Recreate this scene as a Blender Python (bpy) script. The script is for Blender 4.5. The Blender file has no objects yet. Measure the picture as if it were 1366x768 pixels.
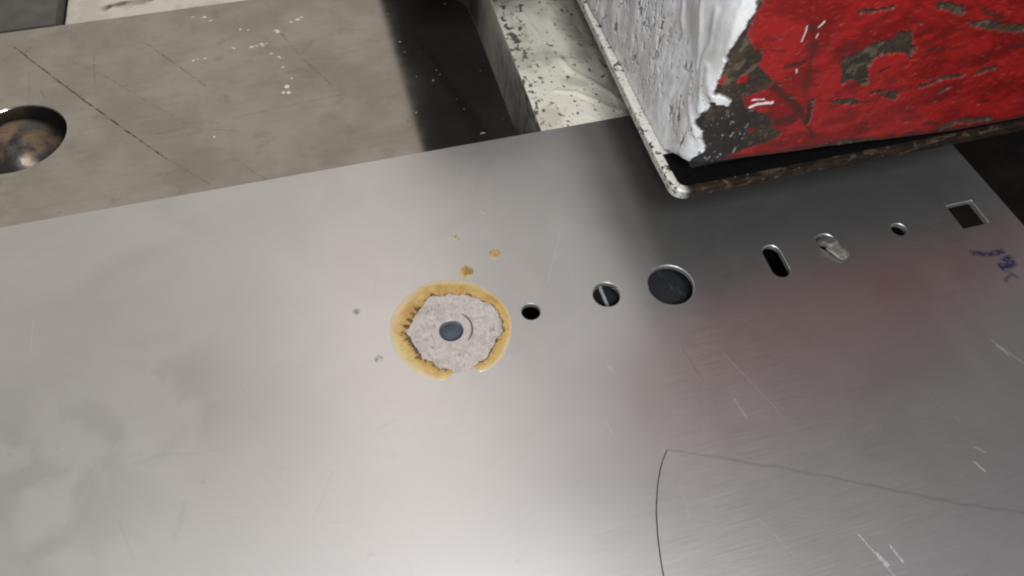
import bpy, bmesh, math, random
import numpy as np
from mathutils import Matrix, Vector

random.seed(7)
S = 0.001                      # every number below is in millimetres
scene = bpy.context.scene
col = scene.collection

# ------------------------------------------------------------------ camera
cam_d = bpy.data.cameras.new('camera'); cam = bpy.data.objects.new('camera', cam_d); col.objects.link(cam)
ROT = ((0.963305, 0.208557, -0.168957), (-0.267302, 0.802487, -0.533445), (0.024332, 0.559033, 0.828788))
cam.matrix_world = Matrix.Translation(Vector((-18.173, -129.242, 220.0)) * S) @ Matrix(ROT).to_4x4()
cam_d.sensor_width = 36.0; cam_d.lens = 36.0 * 920 / 1366
cam_d.clip_start = 0.005; cam_d.clip_end = 50
scene.camera = cam

# ------------------------------------------------------------------ light
world = bpy.data.worlds.new('World'); scene.world = world; world.use_nodes = True
bg = world.node_tree.nodes['Background']; bg.inputs[0].default_value = (1.0, 0.965, 0.985, 1); bg.inputs[1].default_value = 0.155

def area(name, loc, target, sx, sy, radiance, colour):
    d = bpy.data.lights.new(name, 'AREA'); d.shape = 'RECTANGLE'; d.size = sx * S; d.size_y = sy * S
    d.energy = radiance * math.pi * sx * sy * S * S; d.color = colour
    o = bpy.data.objects.new(name, d); col.objects.link(o); o.location = Vector(loc) * S
    o.rotation_euler = (Vector(target) - Vector(loc)).to_track_quat('-Z', 'Y').to_euler()
    return o
area('added_back_panel', (-420, 1000, 620), (-120, 100, 40), 1700, 1000, 0.52, (1.0, 0.91, 0.80))  # added glowing panel at the back, gives the table plate an even reflection
area('workshop_lamp_top', (-25, 400, 980), (-10, 0, 0), 200, 640, 2.7, (1.0, 0.90, 0.83))
area('workshop_lamp_left', (-500, 60, 950), (-100, 0, 0), 420, 420, 1.0, (1.0, 0.92, 0.83))
area('added_front_lamp', (-70, -470, 740), (40, 60, 0), 200, 200, 38, (0.97, 0.985, 1.0))  # unseen lamp added behind the camera to brighten the white rail
# the phone's own torch beside its lens
area('phone_torch', (-14, -172, 236), (40, 60, 0), 20, 20, 230, (0.97, 0.985, 1.0))
cy = scene.cycles
cy.filter_width = 2.1; cy.max_bounces = 5; cy.diffuse_bounces = 3; cy.glossy_bounces = 4; cy.transmission_bounces = 1; cy.sample_clamp_indirect = 4.0; cy.caustics_reflective = False
vs = scene.view_settings
vs.view_transform = 'Standard'; vs.look = 'None'; vs.exposure = 0.0; vs.gamma = 1.0; vs.use_curve_mapping = False

# ------------------------------------------------------------------ traced measurements (mm)
CHIP_POLYS = [[(158.8,59.9),(159.2,61.7),(163.7,62.3),(166.5,64.0),(168.4,66.4),(172.6,66.5),(176.4,65.5),(175.6,66.2),(178.4,68.7),(182.7,68.2),(186.6,63.2),(190.4,59.2),(190.4,55.8),(185.1,57.9),(178.8,59.3),(173.5,59.2),(175.8,59.6),(173.2,57.2),(172.9,53.3),(177.0,44.6),(174.7,44.8),(169.5,48.6),(166.1,49.8),(164.6,47.7),(161.2,52.5)],[(160.7,40.4),(166.0,40.7),(172.3,39.1),(182.3,35.2),(173.3,35.7),(166.3,37.6)]]
CHIP_STROKES = [([(188.6,78.1),(194.5,76.1),(201.1,73.3)],2.34,1),([(162.2,80.4),(167.1,80.6)],0.94,1),([(154.4,80.0),(159.7,80.1),(168.0,80.5)],1.17,1),([(210.2,67.1),(216.0,65.9),(223.8,63.0),(237.7,60.4)],2.45,1),([(209.6,72.7),(217.2,69.7),(223.6,67.1)],1.29,0.7),([(192.0,58.4),(202.2,57.1),(214.0,56.5)],0.82,0.6),([(203.4,39.1),(210.0,40.0),(215.6,41.5),(223.2,40.9)],1.87,1),([(229.8,40.9),(237.6,42.0)],1.75,1),([(216.4,33.6),(219.4,35.6)],1.64,1),([(178.1,50.5),(181.7,53.1)],0.82,0.8),([(236.8,53.1),(244.0,52.1)],1.46,0.5),([(153.8,41.9),(155.1,36.1),(157.1,30.0)],1.76,1),([(158.5,27.5),(162.0,21.4)],1.57,0.7),([(185.8,38.0),(184.6,28.3),(182.5,18.2)],0.56,0.6),([(180.9,40.4),(186.5,40.3)],1.5,1),([(133.1,53.9),(138.6,48.3),(146.9,40.6),(155.7,31.0)],2.26,0.75),([(142.1,34.7),(149.0,33.9)],3.45,0.7),([(167.2,13.1),(180.1,13.6),(196.1,11.1)],2.51,1),([(231.6,11.0),(240.0,12.3),(257.3,10.1)],2.51,1),([(220.2,15.9),(226.9,15.2)],1.57,0.7),([(188.4,38.2),(194.9,35.4)],2.51,1),([(138.1,78.2),(142.9,67.1),(145.8,55.5),(149.0,46.6)],1.87,0.45),([(141.3,69.0),(143.2,67.6)],3.21,0.6),([(121.1,70.7),(131.3,69.7)],0.82,0.6),([(135.1,62.6),(141.2,62.6)],1.75,0.8),([(146.0,69.2),(148.0,69.1)],1.17,0.4)]
NICKS = [([(136.0,78.5),(136.3,71.9)],0.69),([(140.9,77.2),(142.1,79.0)],0.76),([(141.8,74.1),(142.0,72.5)],0.52),([(126.1,45.0),(128.6,46.1),(135.2,45.1)],1.72),([(126.0,48.6),(131.1,47.9)],0.86),([(139.8,59.8),(140.5,58.2)],0.69)]
WHITE_EDGE = [(113.2,91.5),(113.6,87.6),(111.6,83.4),(111.5,80.8),(109.8,76.9),(108.8,71.1),(109.3,67.1),(108.8,63.7),(108.0,59.1),(108.1,55.4),(115.6,52.0),(117.5,47.7),(112.0,49.5),(108.1,51.6),(108.1,47.8),(105.5,45.0),(103.7,43.4),(107.3,38.6),(110.3,33.6),(113.4,24.9),(108.1,22.4)]
RED_EDGE = [(115.7,91.1),(113.2,84.6),(113.3,78.4),(118.5,72.1),(122.7,69.1),(123.3,64.4),(132.0,55.6),(129.9,52.2),(121.5,50.8),(124.6,44.9),(132.8,41.2),(137.7,37.3),(141.3,30.9),(146.5,26.8),(141.7,23.4),(124.5,19.9),(122.0,15.8)]
RED_SPOTS = [((118.6,59.4),2.2),((109.7,60.5),2.0),((130.8,31.8),1.7),((124.8,34.6),0.6)]
RING_OUT = [(-3.5,-18.1),(-6.6,-19.6),(-10.2,-18.4),(-14.6,-15.2),(-18.6,-9.8),(-21.3,-4.0),(-22.1,1.5),(-21.7,6.8),(-19.8,11.8),(-16.3,16.5),(-10.8,20.4),(-4.3,22.5),(2.5,22.0),(9.0,20.1),(15.0,16.2),(19.9,10.8),(22.4,4.8),(22.8,-0.9),(21.2,-6.8),(18.7,-11.5),(14.8,-16.1),(10.1,-18.9),(6.1,-19.4),(4.5,-17.6)]
RING_IN = [(-3.7,-15.6),(-6.8,-14.4),(-9.4,-11.5),(-12.5,-8.1),(-13.6,-3.8),(-15.2,1.2),(-16.3,4.2),(-14.4,5.3),(-13.0,7.6),(-10.8,10.2),(-7.4,13.8),(-4.9,16.4),(-0.4,15.2),(4.4,15.1),(10.1,12.9),(14.6,8.9),(17.9,6.0),(18.2,1.9),(18.3,-4.1),(15.1,-7.5),(12.1,-11.3),(10.0,-14.4),(4.4,-15.9)]
DROPS = [(11.4,24.0),(24.4,29.7),(11.2,41.3),(25.6,51.4),(-32.6,16.9),(-27.7,-4.9)]
HAIR = [(59.5,-63.3),(55.7,-67.4),(51.9,-73.4),(48.2,-81.1),(45.6,-88.8),(43.9,-95.3),(42.6,-101.6)]
SCR_DARK = [([(83.7,17.9),(85.0,9.8)],0.19,0.5),([(80.1,-27.6),(82.2,-42.9)],0.19,0.5),([(60.2,-63.8),(80.0,-72.3),(102.1,-83.0),(123.4,-93.9),(146.3,-105.9),(162.8,-112.8)],0.5,0.38),([(-22.5,32.0),(-25.1,21.6)],0.15,0.6),([(104.5,-58.7),(106.1,-56.8),(115.9,-58.2)],0.15,0.4),([(-32.6,-31.6),(-26.4,-29.6)],0.62,0.35),([(-84.5,-30.8),(-47.3,-41.9)],0.23,0.25),([(-49.0,-41.9),(-56.0,-55.4)],0.46,0.3),([(-82.9,-48.1),(-38.4,-62.5)],0.23,0.25),([(-95.1,-40.5),(-97.8,-50.0)],1.0,0.35),([(-113.9,-41.6),(-109.7,-53.5)],0.54,0.35),([(-110.0,-23.0),(-101.9,-22.0),(-81.9,-25.8)],0.62,0.35),([(-136.1,-33.8),(-141.3,-12.5),(-134.6,-11.7)],1.35,0.35),([(-145.2,-28.9),(-140.2,-24.2)],1.92,0.3),([(-76.2,-0.4),(-72.7,-13.1)],0.23,0.35),([(-46.2,-24.4),(-36.1,-48.4),(-24.9,-66.2),(-8.6,-77.6)],0.19,0.2),([(143.9,-11.1),(165.2,-17.7),(173.3,-26.1)],0.15,0.4),([(180.8,-22.5),(183.9,-37.8)],0.19,0.4),([(207.3,-7.9),(209.6,-11.4),(213.2,-13.9)],0.23,0.5),([(112.3,-12.1),(130.0,-44.0)],0.15,0.25)]
SCR_BRIGHT = [([(107.1,-104.7),(111.7,-120.4)],0.27,0.9),([(109.6,-111.5),(111.0,-115.1)],0.5,1),([(115.0,-110.4),(116.2,-115.6)],0.38,0.9),([(161.2,-89.5),(163.6,-92.0)],0.38,0.5),([(157.7,-93.9),(159.2,-97.8)],0.38,0.8),([(193.9,-54.9),(200.1,-68.2)],0.27,0.55),([(194.5,-57.6),(196.1,-62.0)],0.46,0.7),([(93.8,-34.4),(103.2,-62.7)],0.23,0.25),([(89.6,-52.4),(90.6,-59.9)],0.46,0.3),([(51.3,-28.9),(52.2,-31.0)],0.62,0.5),([(43.2,-48.2),(43.8,-53.9)],0.31,0.4),([(-146.6,43.4),(-146.5,28.8)],0.19,0.4),([(40.2,10.3),(55.0,37.3)],0.31,0.25),([(78.5,-91.7),(84.5,-105.1)],0.23,0.2),([(59.0,-74.0),(57.7,-86.1)],0.19,0.25),([(156.2,-66.5),(162.2,-79.9)],0.19,0.2)]
INK = [([(212.7,-18.5),(219.1,-20.6),(225.0,-20.9)],0.9),([(223.2,-25.1),(226.1,-25.1),(225.2,-27.2),(220.4,-28.2)],1.2),([(219.8,-25.8),(219.3,-28.7)],0.7)]
INK6 = [([(216.8,-33.4),(218.4,-32.3),(221.4,-31.5),(222.5,-33.3)],0.6)]
TAB_DARK = [([(-172.9,214.1),(-160.5,196.4),(-148.0,179.3),(-125.8,149.5),(-109.3,127.9),(-100.1,116.3)],0.45,0.95),([(-100.1,116.3),(-81.1,94.9)],0.27,0.5),([(-110.4,201.5),(-97.0,182.1),(-82.9,162.1)],0.41,0.6),([(-45.1,194.8),(-37.8,173.8),(-25.5,149.1)],0.36,0.6),([(-37.8,173.8),(-30.5,184.7)],0.27,0.4),([(-135.1,197.5),(-133.4,174.5)],0.32,0.5),([(-148.0,198.2),(-130.0,181.8),(-93.2,138.2)],0.32,0.35),([(-105.4,134.0),(-91.9,135.2),(-70.3,127.7)],0.32,0.4),([(-72.7,136.3),(-41.3,139.4),(-20.1,140.9)],0.32,0.35),([(-164.0,192.5),(-162.4,176.0)],0.32,0.4),([(-157.4,177.0),(-154.8,170.8)],0.36,0.5),([(-72.6,109.8),(-60.4,94.3)],0.27,0.45),([(-94.8,119.3),(-76.3,117.0)],0.27,0.3),([(-167.9,207.4),(-164.8,212.2)],0.64,0.6)]
TAB_SMEAR = [([(27.6,142.5),(31.0,126.4),(34.3,111.0),(36.6,100.6)],3.18,0.6),([(20.8,175.4),(27.9,148.8)],1.82,0.4)]
FLECKS = [((-82.1,217.1),2.5),((-79.1,213.6),2),((-87.8,218.5),1.2),((-36.3,204.2),3.5),((-33.8,205.5),2),((-39.6,202.8),2),((-48.0,197.3),3.5),((-46.6,195.9),2.5),((-64.8,202.7),1.5),((-61.0,201.2),1.5),((-60.4,186.8),3),((-55.7,187.5),2.5),((-53.4,187.7),2),((-69.4,188.5),2),((-51.8,179.2),1.5),((-47.5,175.7),2),((-46.7,167.4),2),((-88.5,183.2),2),((-86.0,183.6),1.5),((-83.1,183.1),1.5),((-43.1,158.1),1.5),((-46.1,152.4),3),((-48.4,148.6),2),((-45.9,148.4),2),((-80.6,126.2),1.2),((-58.0,187.5),2)]
DUST = [((12.2,173.5),1.2),((13.3,165.1),1.4),((15.4,145.2),1),((22.3,140.4),1.3),((25.6,147.4),1.1),((26.1,143.7),1.1),((46.5,141.9),1.2),((37.2,99.1),2.2),((36.0,98.8),1.5),((10.3,119.9),1.1),((48.4,105.7),1.1),((41.5,199.6),1.3),((32.3,117.0),1),((30.4,124.3),1),((9.9,197.5),1)]
PITS = [((2.5,150.2),1.5),((5.8,122.0),1.3),((5.5,115.4),1),((6.1,137.1),1),((6.6,158.0),1.3),((-165.9,218.2),1.4),((-165.2,211.8),1.2),((-167.7,223.8),1.2),((-167.9,207.4),1.4),((-100.1,116.3),1.2),((-65.7,214.5),1.5),((-49.2,182.3),1.4),((-33.6,166.1),1.8),((-41.4,150.0),1.2),((-62.5,165.2),1.0),((-96.2,196.3),1.2),((-103.7,205.5),1.2),((-143.6,96.6),1.3),((-156.8,92.9),1.2),((-159.9,94.3),1)]
TABLE_CORNER = [(47.8,201.5),(50.8,198.7),(53.0,192.0),(52.9,183.3),(53.2,158.9),(51.9,94.2)]
BACK_SMEAR = [(-134.8,245.7),(-131.0,248.2),(-121.4,248.3),(-111.8,248.0)]
RAIL_CHIPS = [((70.3,189.3),5),((69.2,179.6),6),((69.5,171.4),8),((70.2,164.8),9),((70.8,160.0),8),((70.3,154.7),4),((72.1,147.5),5),((74.4,143.9),3),((73.8,135.3),2.5),((74.1,126.7),2.5),((72.1,118.8),2),((66.4,132.8),3),((66.3,124.4),2.5),((67.4,120.0),2),((85.6,153.3),2.5),((78.3,184.9),3),((67.0,97.7),2.5),((97.2,112.0),1.5),((79.7,120.4),2),((87.0,179.4),1.5),((59.8,108.5),2)]
RAIL_RIDGES = [[(87.6,140.7),(90.3,129.8),(97.0,121.0),(103.1,111.2),(107.6,100.6)],[(78.2,118.7),(87.3,115.1),(94.3,107.9),(100.7,99.6),(105.4,97.2)],[(80.5,183.5),(80.7,171.9),(82.8,161.8),(80.6,151.4),(80.8,140.9),(78.3,134.2)]]

# ------------------------------------------------------------------ numeric helpers
_rng = np.random.default_rng(11)
_tab = _rng.random((256, 256))
def vnoise(x, y, seed=0):
    x = np.asarray(x, float) + seed * 17.37; y = np.asarray(y, float) + seed * 5.91
    ca_, sa_ = math.cos(seed * 0.77 + .4), math.sin(seed * 0.77 + .4); x, y = x * ca_ - y * sa_, x * sa_ + y * ca_
    xi = np.floor(x).astype(int); yi = np.floor(y).astype(int); fx = x - xi; fy = y - yi
    fx = fx * fx * (3 - 2 * fx); fy = fy * fy * (3 - 2 * fy)
    a = _tab[xi % 256, yi % 256]; b = _tab[(xi + 1) % 256, yi % 256]; c = _tab[xi % 256, (yi + 1) % 256]; d = _tab[(xi + 1) % 256, (yi + 1) % 256]
    return (a * (1 - fx) + b * fx) * (1 - fy) + (c * (1 - fx) + d * fx) * fy
def fbm(x, y, seed=0, octs=4):
    v = 0; a = 0.5; t = 0
    for k in range(octs):
        v = v + a * vnoise(x * 2 ** k, y * 2 ** k, seed + k * 3); t += a; a *= 0.5
    return v / t
def sstep(a, b, v):
    t = np.clip((v - a) / (b - a), 0, 1); return t * t * (3 - 2 * t)
def dpoly(x, y, pts, closed=False):
    """distance from every point to a polyline"""
    d = np.full(np.shape(x), 1e9)
    n = len(pts)
    if n == 1: return np.hypot(x - pts[0][0], y - pts[0][1])
    for i in range(n if closed else n - 1):
        ax, ay = pts[i]; bx, by = pts[(i + 1) % n]; ux, uy = bx - ax, by - ay; L = ux * ux + uy * uy + 1e-9
        t = np.clip(((x - ax) * ux + (y - ay) * uy) / L, 0, 1)
        d = np.minimum(d, np.hypot(x - ax - t * ux, y - ay - t * uy))
    return d
def inpoly(x, y, pts):
    c = np.zeros(np.shape(x), bool); n = len(pts)
    for i in range(n):
        x1, y1 = pts[i]; x2, y2 = pts[(i + 1) % n]
        if y1 == y2: continue
        c ^= ((y1 > y) != (y2 > y)) & (x < (x2 - x1) * (y - y1) / (y2 - y1) + x1)
    return c
def mixc(c, new, m):
    return c * (1 - m[..., None]) + np.asarray(new, float) * m[..., None]

# ------------------------------------------------------------------ object helpers
def link(name, me, mat=None, parent=None, smooth=False):
    o = bpy.data.objects.new(name, me); col.objects.link(o)
    if mat is not None: me.materials.append(mat)
    if parent is not None: o.parent = parent
    if smooth:
        me.polygons.foreach_set('use_smooth', [True] * len(me.polygons))
    return o
def tag(o, label=None, category=None, group=None, kind=None):
    if label: o['label'] = label
    if category: o['category'] = category
    if group: o['group'] = group
    if kind: o['kind'] = kind
    return o
def thing(name, label, category, group=None):
    o = bpy.data.objects.new(name, None); col.objects.link(o); o.empty_display_size = 0.01
    return tag(o, label, category, group)
def grid_mesh(P, colour=None, rough=None, wrap=False):
    """P (n, m, 3) in mm -> quad grid with colour / roughness attributes"""
    n, m = P.shape[:2]
    idx = np.arange(n * m).reshape(n, m)
    if wrap: idx = np.vstack([idx, idx[:1]])
    q = np.stack([idx[:-1, :-1], idx[1:, :-1], idx[1:, 1:], idx[:-1, 1:]], -1).reshape(-1, 4)
    me = bpy.data.meshes.new('grid')
    me.vertices.add(n * m); me.vertices.foreach_set('co', (P.reshape(-1) * S).astype(np.float32))
    me.loops.add(q.size); me.loops.foreach_set('vertex_index', q.reshape(-1).astype(np.int32))
    me.polygons.add(len(q)); me.polygons.foreach_set('loop_start', np.arange(0, q.size, 4, dtype=np.int32))
    if colour is not None:
        a = me.attributes.new('paint', 'FLOAT_COLOR', 'POINT')
        a.data.foreach_set('color', np.concatenate([colour.reshape(-1, 3), np.ones((n * m, 1))], 1).reshape(-1).astype(np.float32))
    if rough is not None:
        a = me.attributes.new('gloss', 'FLOAT', 'POINT'); a.data.foreach_set('value', rough.reshape(-1).astype(np.float32))
    me.update(calc_edges=True); me.validate()
    return me
def bm_mesh(bm):
    me = bpy.data.meshes.new('part'); bmesh.ops.recalc_face_normals(bm, faces=bm.faces); bm.to_mesh(me); bm.free(); return me
def box_bm(bm, lo, hi, bev=0.0):
    vs_ = bmesh.ops.create_cube(bm, size=1)['verts']
    for v in vs_:
        v.co = Vector([(lo[i] + hi[i]) / 2 + v.co[i] * (hi[i] - lo[i]) for i in range(3)]) * S
    if bev:
        es = list({e for v in vs_ for e in v.link_edges})
        bmesh.ops.bevel(bm, geom=es, offset=bev * S, segments=3, affect='EDGES', profile=0.5)
def loop_circle(cx, cy, r, n=64):
    return lambda o: [(cx + (r + o) * math.cos(2 * math.pi * i / n), cy + (r + o) * math.sin(2 * math.pi * i / n)) for i in range(n)]
def loop_slot(ax, ay, bx, by, r, n=20):
    a0 = math.atan2(by - ay, bx - ax)
    def f(o):
        pts = []
        for k in range(n + 1):
            a = a0 - math.pi / 2 + math.pi * k / n; pts.append((bx + (r + o) * math.cos(a), by + (r + o) * math.sin(a)))
        for k in range(n + 1):
            a = a0 + math.pi / 2 + math.pi * k / n; pts.append((ax + (r + o) * math.cos(a), ay + (r + o) * math.sin(a)))
        return pts
    return f
def loop_poly(pts, r=0.5, n=4):
    """closed polygon (counter-clockwise) with rounded corners; offset moves it outward"""
    def f(o):
        m = len(pts); off = []
        for i in range(m):
            p0, p1, p2 = (Vector(pts[(i + k) % m]) for k in (-1, 0, 1))
            d1 = (p1 - p0).normalized(); d2 = (p2 - p1).normalized()
            n1 = Vector((d1.y, -d1.x)); n2 = Vector((d2.y, -d2.x))
            b = (n1 + n2); b = b / max(0.2, b.dot(n1)); off.append(p1 + b * o)
        res = []
        for i in range(m):
            p0, p1, p2 = (off[(i + k) % m] for k in (-1, 0, 1))
            rr = min(r, (p1 - p0).length * 0.45, (p2 - p1).length * 0.45)
            a = p1 + (p0 - p1).normalized() * rr; c = p1 + (p2 - p1).normalized() * rr
            for k in range(n + 1):
                t = k / n; res.append(tuple(a * (1 - t) ** 2 + p1 * 2 * t * (1 - t) + c * t * t))
        return res
    return f
def plate(outer, holes, top, bottom, cham, cham_out=0.2, edge_mat=False):
    """a plate cut by holes: flat top, chamfered rims, walls, flat bottom"""
    bm = bmesh.new()
    def ring(pts, z): return [bm.verts.new((x * S, y * S, z * S)) for x, y in pts]
    def strip(a, b):
        n = len(a)
        for i in range(n): bm.faces.new((a[i], a[(i + 1) % n], b[(i + 1) % n], b[i])).material_index = int(edge_mat)
    tops, bots = [], []
    for k, f in enumerate([outer] + list(holes)):
        c = -cham_out if k == 0 else cham
        a = ring(f(c), top); m = ring(f(0), top - abs(c)); b = ring(f(0), bottom)
        strip(a, m); strip(m, b); tops.append(a); bots.append(b)
    for sets in (tops, bots):
        es = []
        for r in sets:
            for i in range(len(r)):
                e = bm.edges.get((r[i], r[(i + 1) % len(r)])) or bm.edges.new((r[i], r[(i + 1) % len(r)])); es.append(e)
        bmesh.ops.triangle_fill(bm, use_beauty=True, use_dissolve=False, edges=es)
    return bm_mesh(bm)

# ------------------------------------------------------------------ material helpers
class N:
    def __init__(self, name):
        self.m = bpy.data.materials.new(name); self.m.use_nodes = True; self.t = self.m.node_tree
        self.b = self.t.nodes['Principled BSDF']; self._pos = None
    def n(self, typ, **kw):
        nd = self.t.nodes.new(typ)
        for k, v in kw.items(): setattr(nd, k, v)
        return nd
    def put(self, sock, v):
        if hasattr(v, 'is_output'): self.t.links.new(v, sock)
        elif v is not None: sock.default_value = v
    def math(self, op, a, b=None, c=None, clamp=False):
        nd = self.n('ShaderNodeMath', operation=op); nd.use_clamp = clamp
        for i, v in enumerate((a, b, c)):
            if v is not None: self.put(nd.inputs[i], v)
        return nd.outputs[0]
    def pos(self):
        if self._pos is None:
            tc = self.n('ShaderNodeTexCoord'); sc = self.n('ShaderNodeVectorMath', operation='SCALE')
            self.put(sc.inputs[0], tc.outputs['Object']); sc.inputs['Scale'].default_value = 1000.0
            self._pos = sc.outputs[0]                    # object space in mm
        return self._pos
    def noise(self, scale, detail=3, rough=0.55, vec=None, stretch=None, rot=0.0, dist=0.0):
        v = vec or self.pos()
        if stretch:
            mp = self.n('ShaderNodeMapping'); self.put(mp.inputs['Vector'], v); mp.inputs['Scale'].default_value = stretch
            mp.inputs['Rotation'].default_value = (0, 0, rot); v = mp.outputs[0]
        nd = self.n('ShaderNodeTexNoise'); self.put(nd.inputs['Vector'], v); nd.inputs['Scale'].default_value = scale
        nd.inputs['Detail'].default_value = detail; nd.inputs['Roughness'].default_value = rough; nd.inputs['Distortion'].default_value = dist
        return nd.outputs['Fac']
    def rng(self, v, a, b, c=0.0, d=1.0, smooth=True):
        nd = self.n('ShaderNodeMapRange'); nd.interpolation_type = 'SMOOTHSTEP' if smooth else 'LINEAR'
        self.put(nd.inputs[0], v)
        for i, q in enumerate((a, b, c, d)): self.put(nd.inputs[i + 1], q)
        return nd.outputs[0]
    def mix(self, f, a, b):
        nd = self.n('ShaderNodeMix', data_type='RGBA'); self.put(nd.inputs[0], f)
        for i, v in ((6, a), (7, b)): self.put(nd.inputs[i], v if hasattr(v, 'is_output') else (*v, 1))
        return nd.outputs[2]
    def bump(self, h, dist, strength=1.0, normal=None):
        nd = self.n('ShaderNodeBump'); nd.inputs['Strength'].default_value = strength; nd.inputs['Distance'].default_value = dist * S
        self.put(nd.inputs['Height'], h)
        if normal: self.put(nd.inputs['Normal'], normal)
        return nd.outputs[0]
    def set(self, **kw):
        for k, v in kw.items():
            s = self.b.inputs[k.replace('_', ' ')]
            self.put(s, (*v, 1) if isinstance(v, tuple) and len(v) == 3 else v)
        return self.m
    def strokes(self, items, wob=0.25):
        """mask of thin marks: items = [(polyline mm, half width mm, strength)]"""
        v = self.n('ShaderNodeVectorMath', operation='MULTIPLY'); self.put(v.inputs[0], self.pos()); v.inputs[1].default_value = (1, 1, 0)
        nz = self.n('ShaderNodeTexNoise'); self.put(nz.inputs['Vector'], self.pos()); nz.inputs['Scale'].default_value = 0.12
        w = self.n('ShaderNodeVectorMath', operation='MULTIPLY_ADD'); self.put(w.inputs[0], nz.outputs['Color']); w.inputs[1].default_value = (wob * 4, wob * 4, 0)
        self.put(w.inputs[2], v.outputs[0])
        p = self.n('ShaderNodeVectorMath', operation='SUBTRACT'); self.put(p.inputs[0], w.outputs[0]); p.inputs[1].default_value = (wob * 2, wob * 2, 0)
        p = p.outputs[0]; acc = None
        for pts, hw, a in items:
            for (ax, ay), (bx, by) in zip(pts[:-1], pts[1:]):
                g = self.n('ShaderNodeGroup'); g.node_tree = seg_group()
                self.put(g.inputs[0], p); g.inputs[1].default_value = (ax, ay, 0); L = math.hypot(bx - ax, by - ay) or 1e-3
                g.inputs[2].default_value = ((bx - ax) / L, (by - ay) / L, 0); g.inputs[3].default_value = L; g.inputs[4].default_value = hw; g.inputs[5].default_value = a
                acc = g.outputs[0] if acc is None else self.math('MAXIMUM', acc, g.outputs[0])
        return acc
_seg = None
def seg_group():
    global _seg
    if _seg: return _seg
    g = bpy.data.node_groups.new('segment_mark', 'ShaderNodeTree')
    for nm, tp in (('P', 'NodeSocketVector'), ('A', 'NodeSocketVector'), ('U', 'NodeSocketVector'), ('L', 'NodeSocketFloat'), ('W', 'NodeSocketFloat'), ('S', 'NodeSocketFloat')):
        g.interface.new_socket(nm, in_out='INPUT', socket_type=tp)
    g.interface.new_socket('Mask', in_out='OUTPUT', socket_type='NodeSocketFloat')
    i = g.nodes.new('NodeGroupInput'); o = g.nodes.new('NodeGroupOutput'); L = g.links.new
    sub = g.nodes.new('ShaderNodeVectorMath'); sub.operation = 'SUBTRACT'; L(i.outputs[0], sub.inputs[0]); L(i.outputs[1], sub.inputs[1])
    dot = g.nodes.new('ShaderNodeVectorMath'); dot.operation = 'DOT_PRODUCT'; L(sub.outputs[0], dot.inputs[0]); L(i.outputs[2], dot.inputs[1])
    mn = g.nodes.new('ShaderNodeMath'); mn.operation = 'MINIMUM'; L(dot.outputs['Value'], mn.inputs[0]); L(i.outputs[3], mn.inputs[1])
    mx = g.nodes.new('ShaderNodeMath'); mx.operation = 'MAXIMUM'; L(mn.outputs[0], mx.inputs[0]); mx.inputs[1].default_value = 0
    sc = g.nodes.new('ShaderNodeVectorMath'); sc.operation = 'SCALE'; L(i.outputs[2], sc.inputs[0]); L(mx.outputs[0], sc.inputs['Scale'])
    ds = g.nodes.new('ShaderNodeVectorMath'); ds.operation = 'DISTANCE'; L(sub.outputs[0], ds.inputs[0]); L(sc.outputs[0], ds.inputs[1])
    dv = g.nodes.new('ShaderNodeMath'); dv.operation = 'DIVIDE'; L(ds.outputs['Value'], dv.inputs[0]); L(i.outputs[4], dv.inputs[1])
    mr = g.nodes.new('ShaderNodeMapRange'); mr.interpolation_type = 'SMOOTHSTEP'; L(dv.outputs[0], mr.inputs[0]); mr.inputs[1].default_value = 1.4; mr.inputs[2].default_value = 0.3
    ml = g.nodes.new('ShaderNodeMath'); ml.operation = 'MULTIPLY'; L(mr.outputs[0], ml.inputs[0]); L(i.outputs[5], ml.inputs[1])
    L(ml.outputs[0], o.inputs[0]); _seg = g
    return g

def mat_attr(name, metallic=0.0, bump_scale=1.2, bump_d=0.12, coat=0.0, var=0.14):
    """material that takes its paint colour and gloss from what each spot of the mesh is covered with"""
    k = N(name); a = k.n('ShaderNodeAttribute', attribute_name='paint'); r = k.n('ShaderNodeAttribute', attribute_name='gloss')
    v = k.rng(k.noise(0.9, 4), 0.3, 0.7, 1 - var, 1 + var * .6); h = k.n('ShaderNodeHueSaturation'); k.put(h.inputs['Color'], a.outputs['Color']); k.put(h.inputs['Value'], v)
    k.set(Base_Color=h.outputs[0], Roughness=r.outputs['Fac'], Metallic=metallic)
    k.b.inputs['Normal'].default_value = (0, 0, 0)
    k.put(k.b.inputs['Normal'], k.bump(k.noise(bump_scale, 5, 0.6), bump_d)); k.b.inputs['Coat Weight'].default_value = coat
    return k.m
def mat_plain(name, c, rough=0.5, metallic=0.0, var=0.25, scale=0.3, bump_d=0.1):
    k = N(name); f = k.rng(k.noise(scale, 5), 0.3, 0.7)
    k.set(Base_Color=k.mix(f, tuple(q * (1 - var) for q in c), tuple(min(1, q * (1 + var)) for q in c)), Roughness=k.rng(k.noise(scale * 2.1, 3), 0.3, 0.7, rough * 0.8, min(1, rough * 1.2)), Metallic=metallic)
    k.put(k.b.inputs['Normal'], k.bump(k.noise(scale * 6, 5, 0.6), bump_d))
    return k.m

def dull_spec(m, v=0.1):
    m.node_tree.nodes['Principled BSDF'].inputs['Specular IOR Level'].default_value = v
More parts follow.
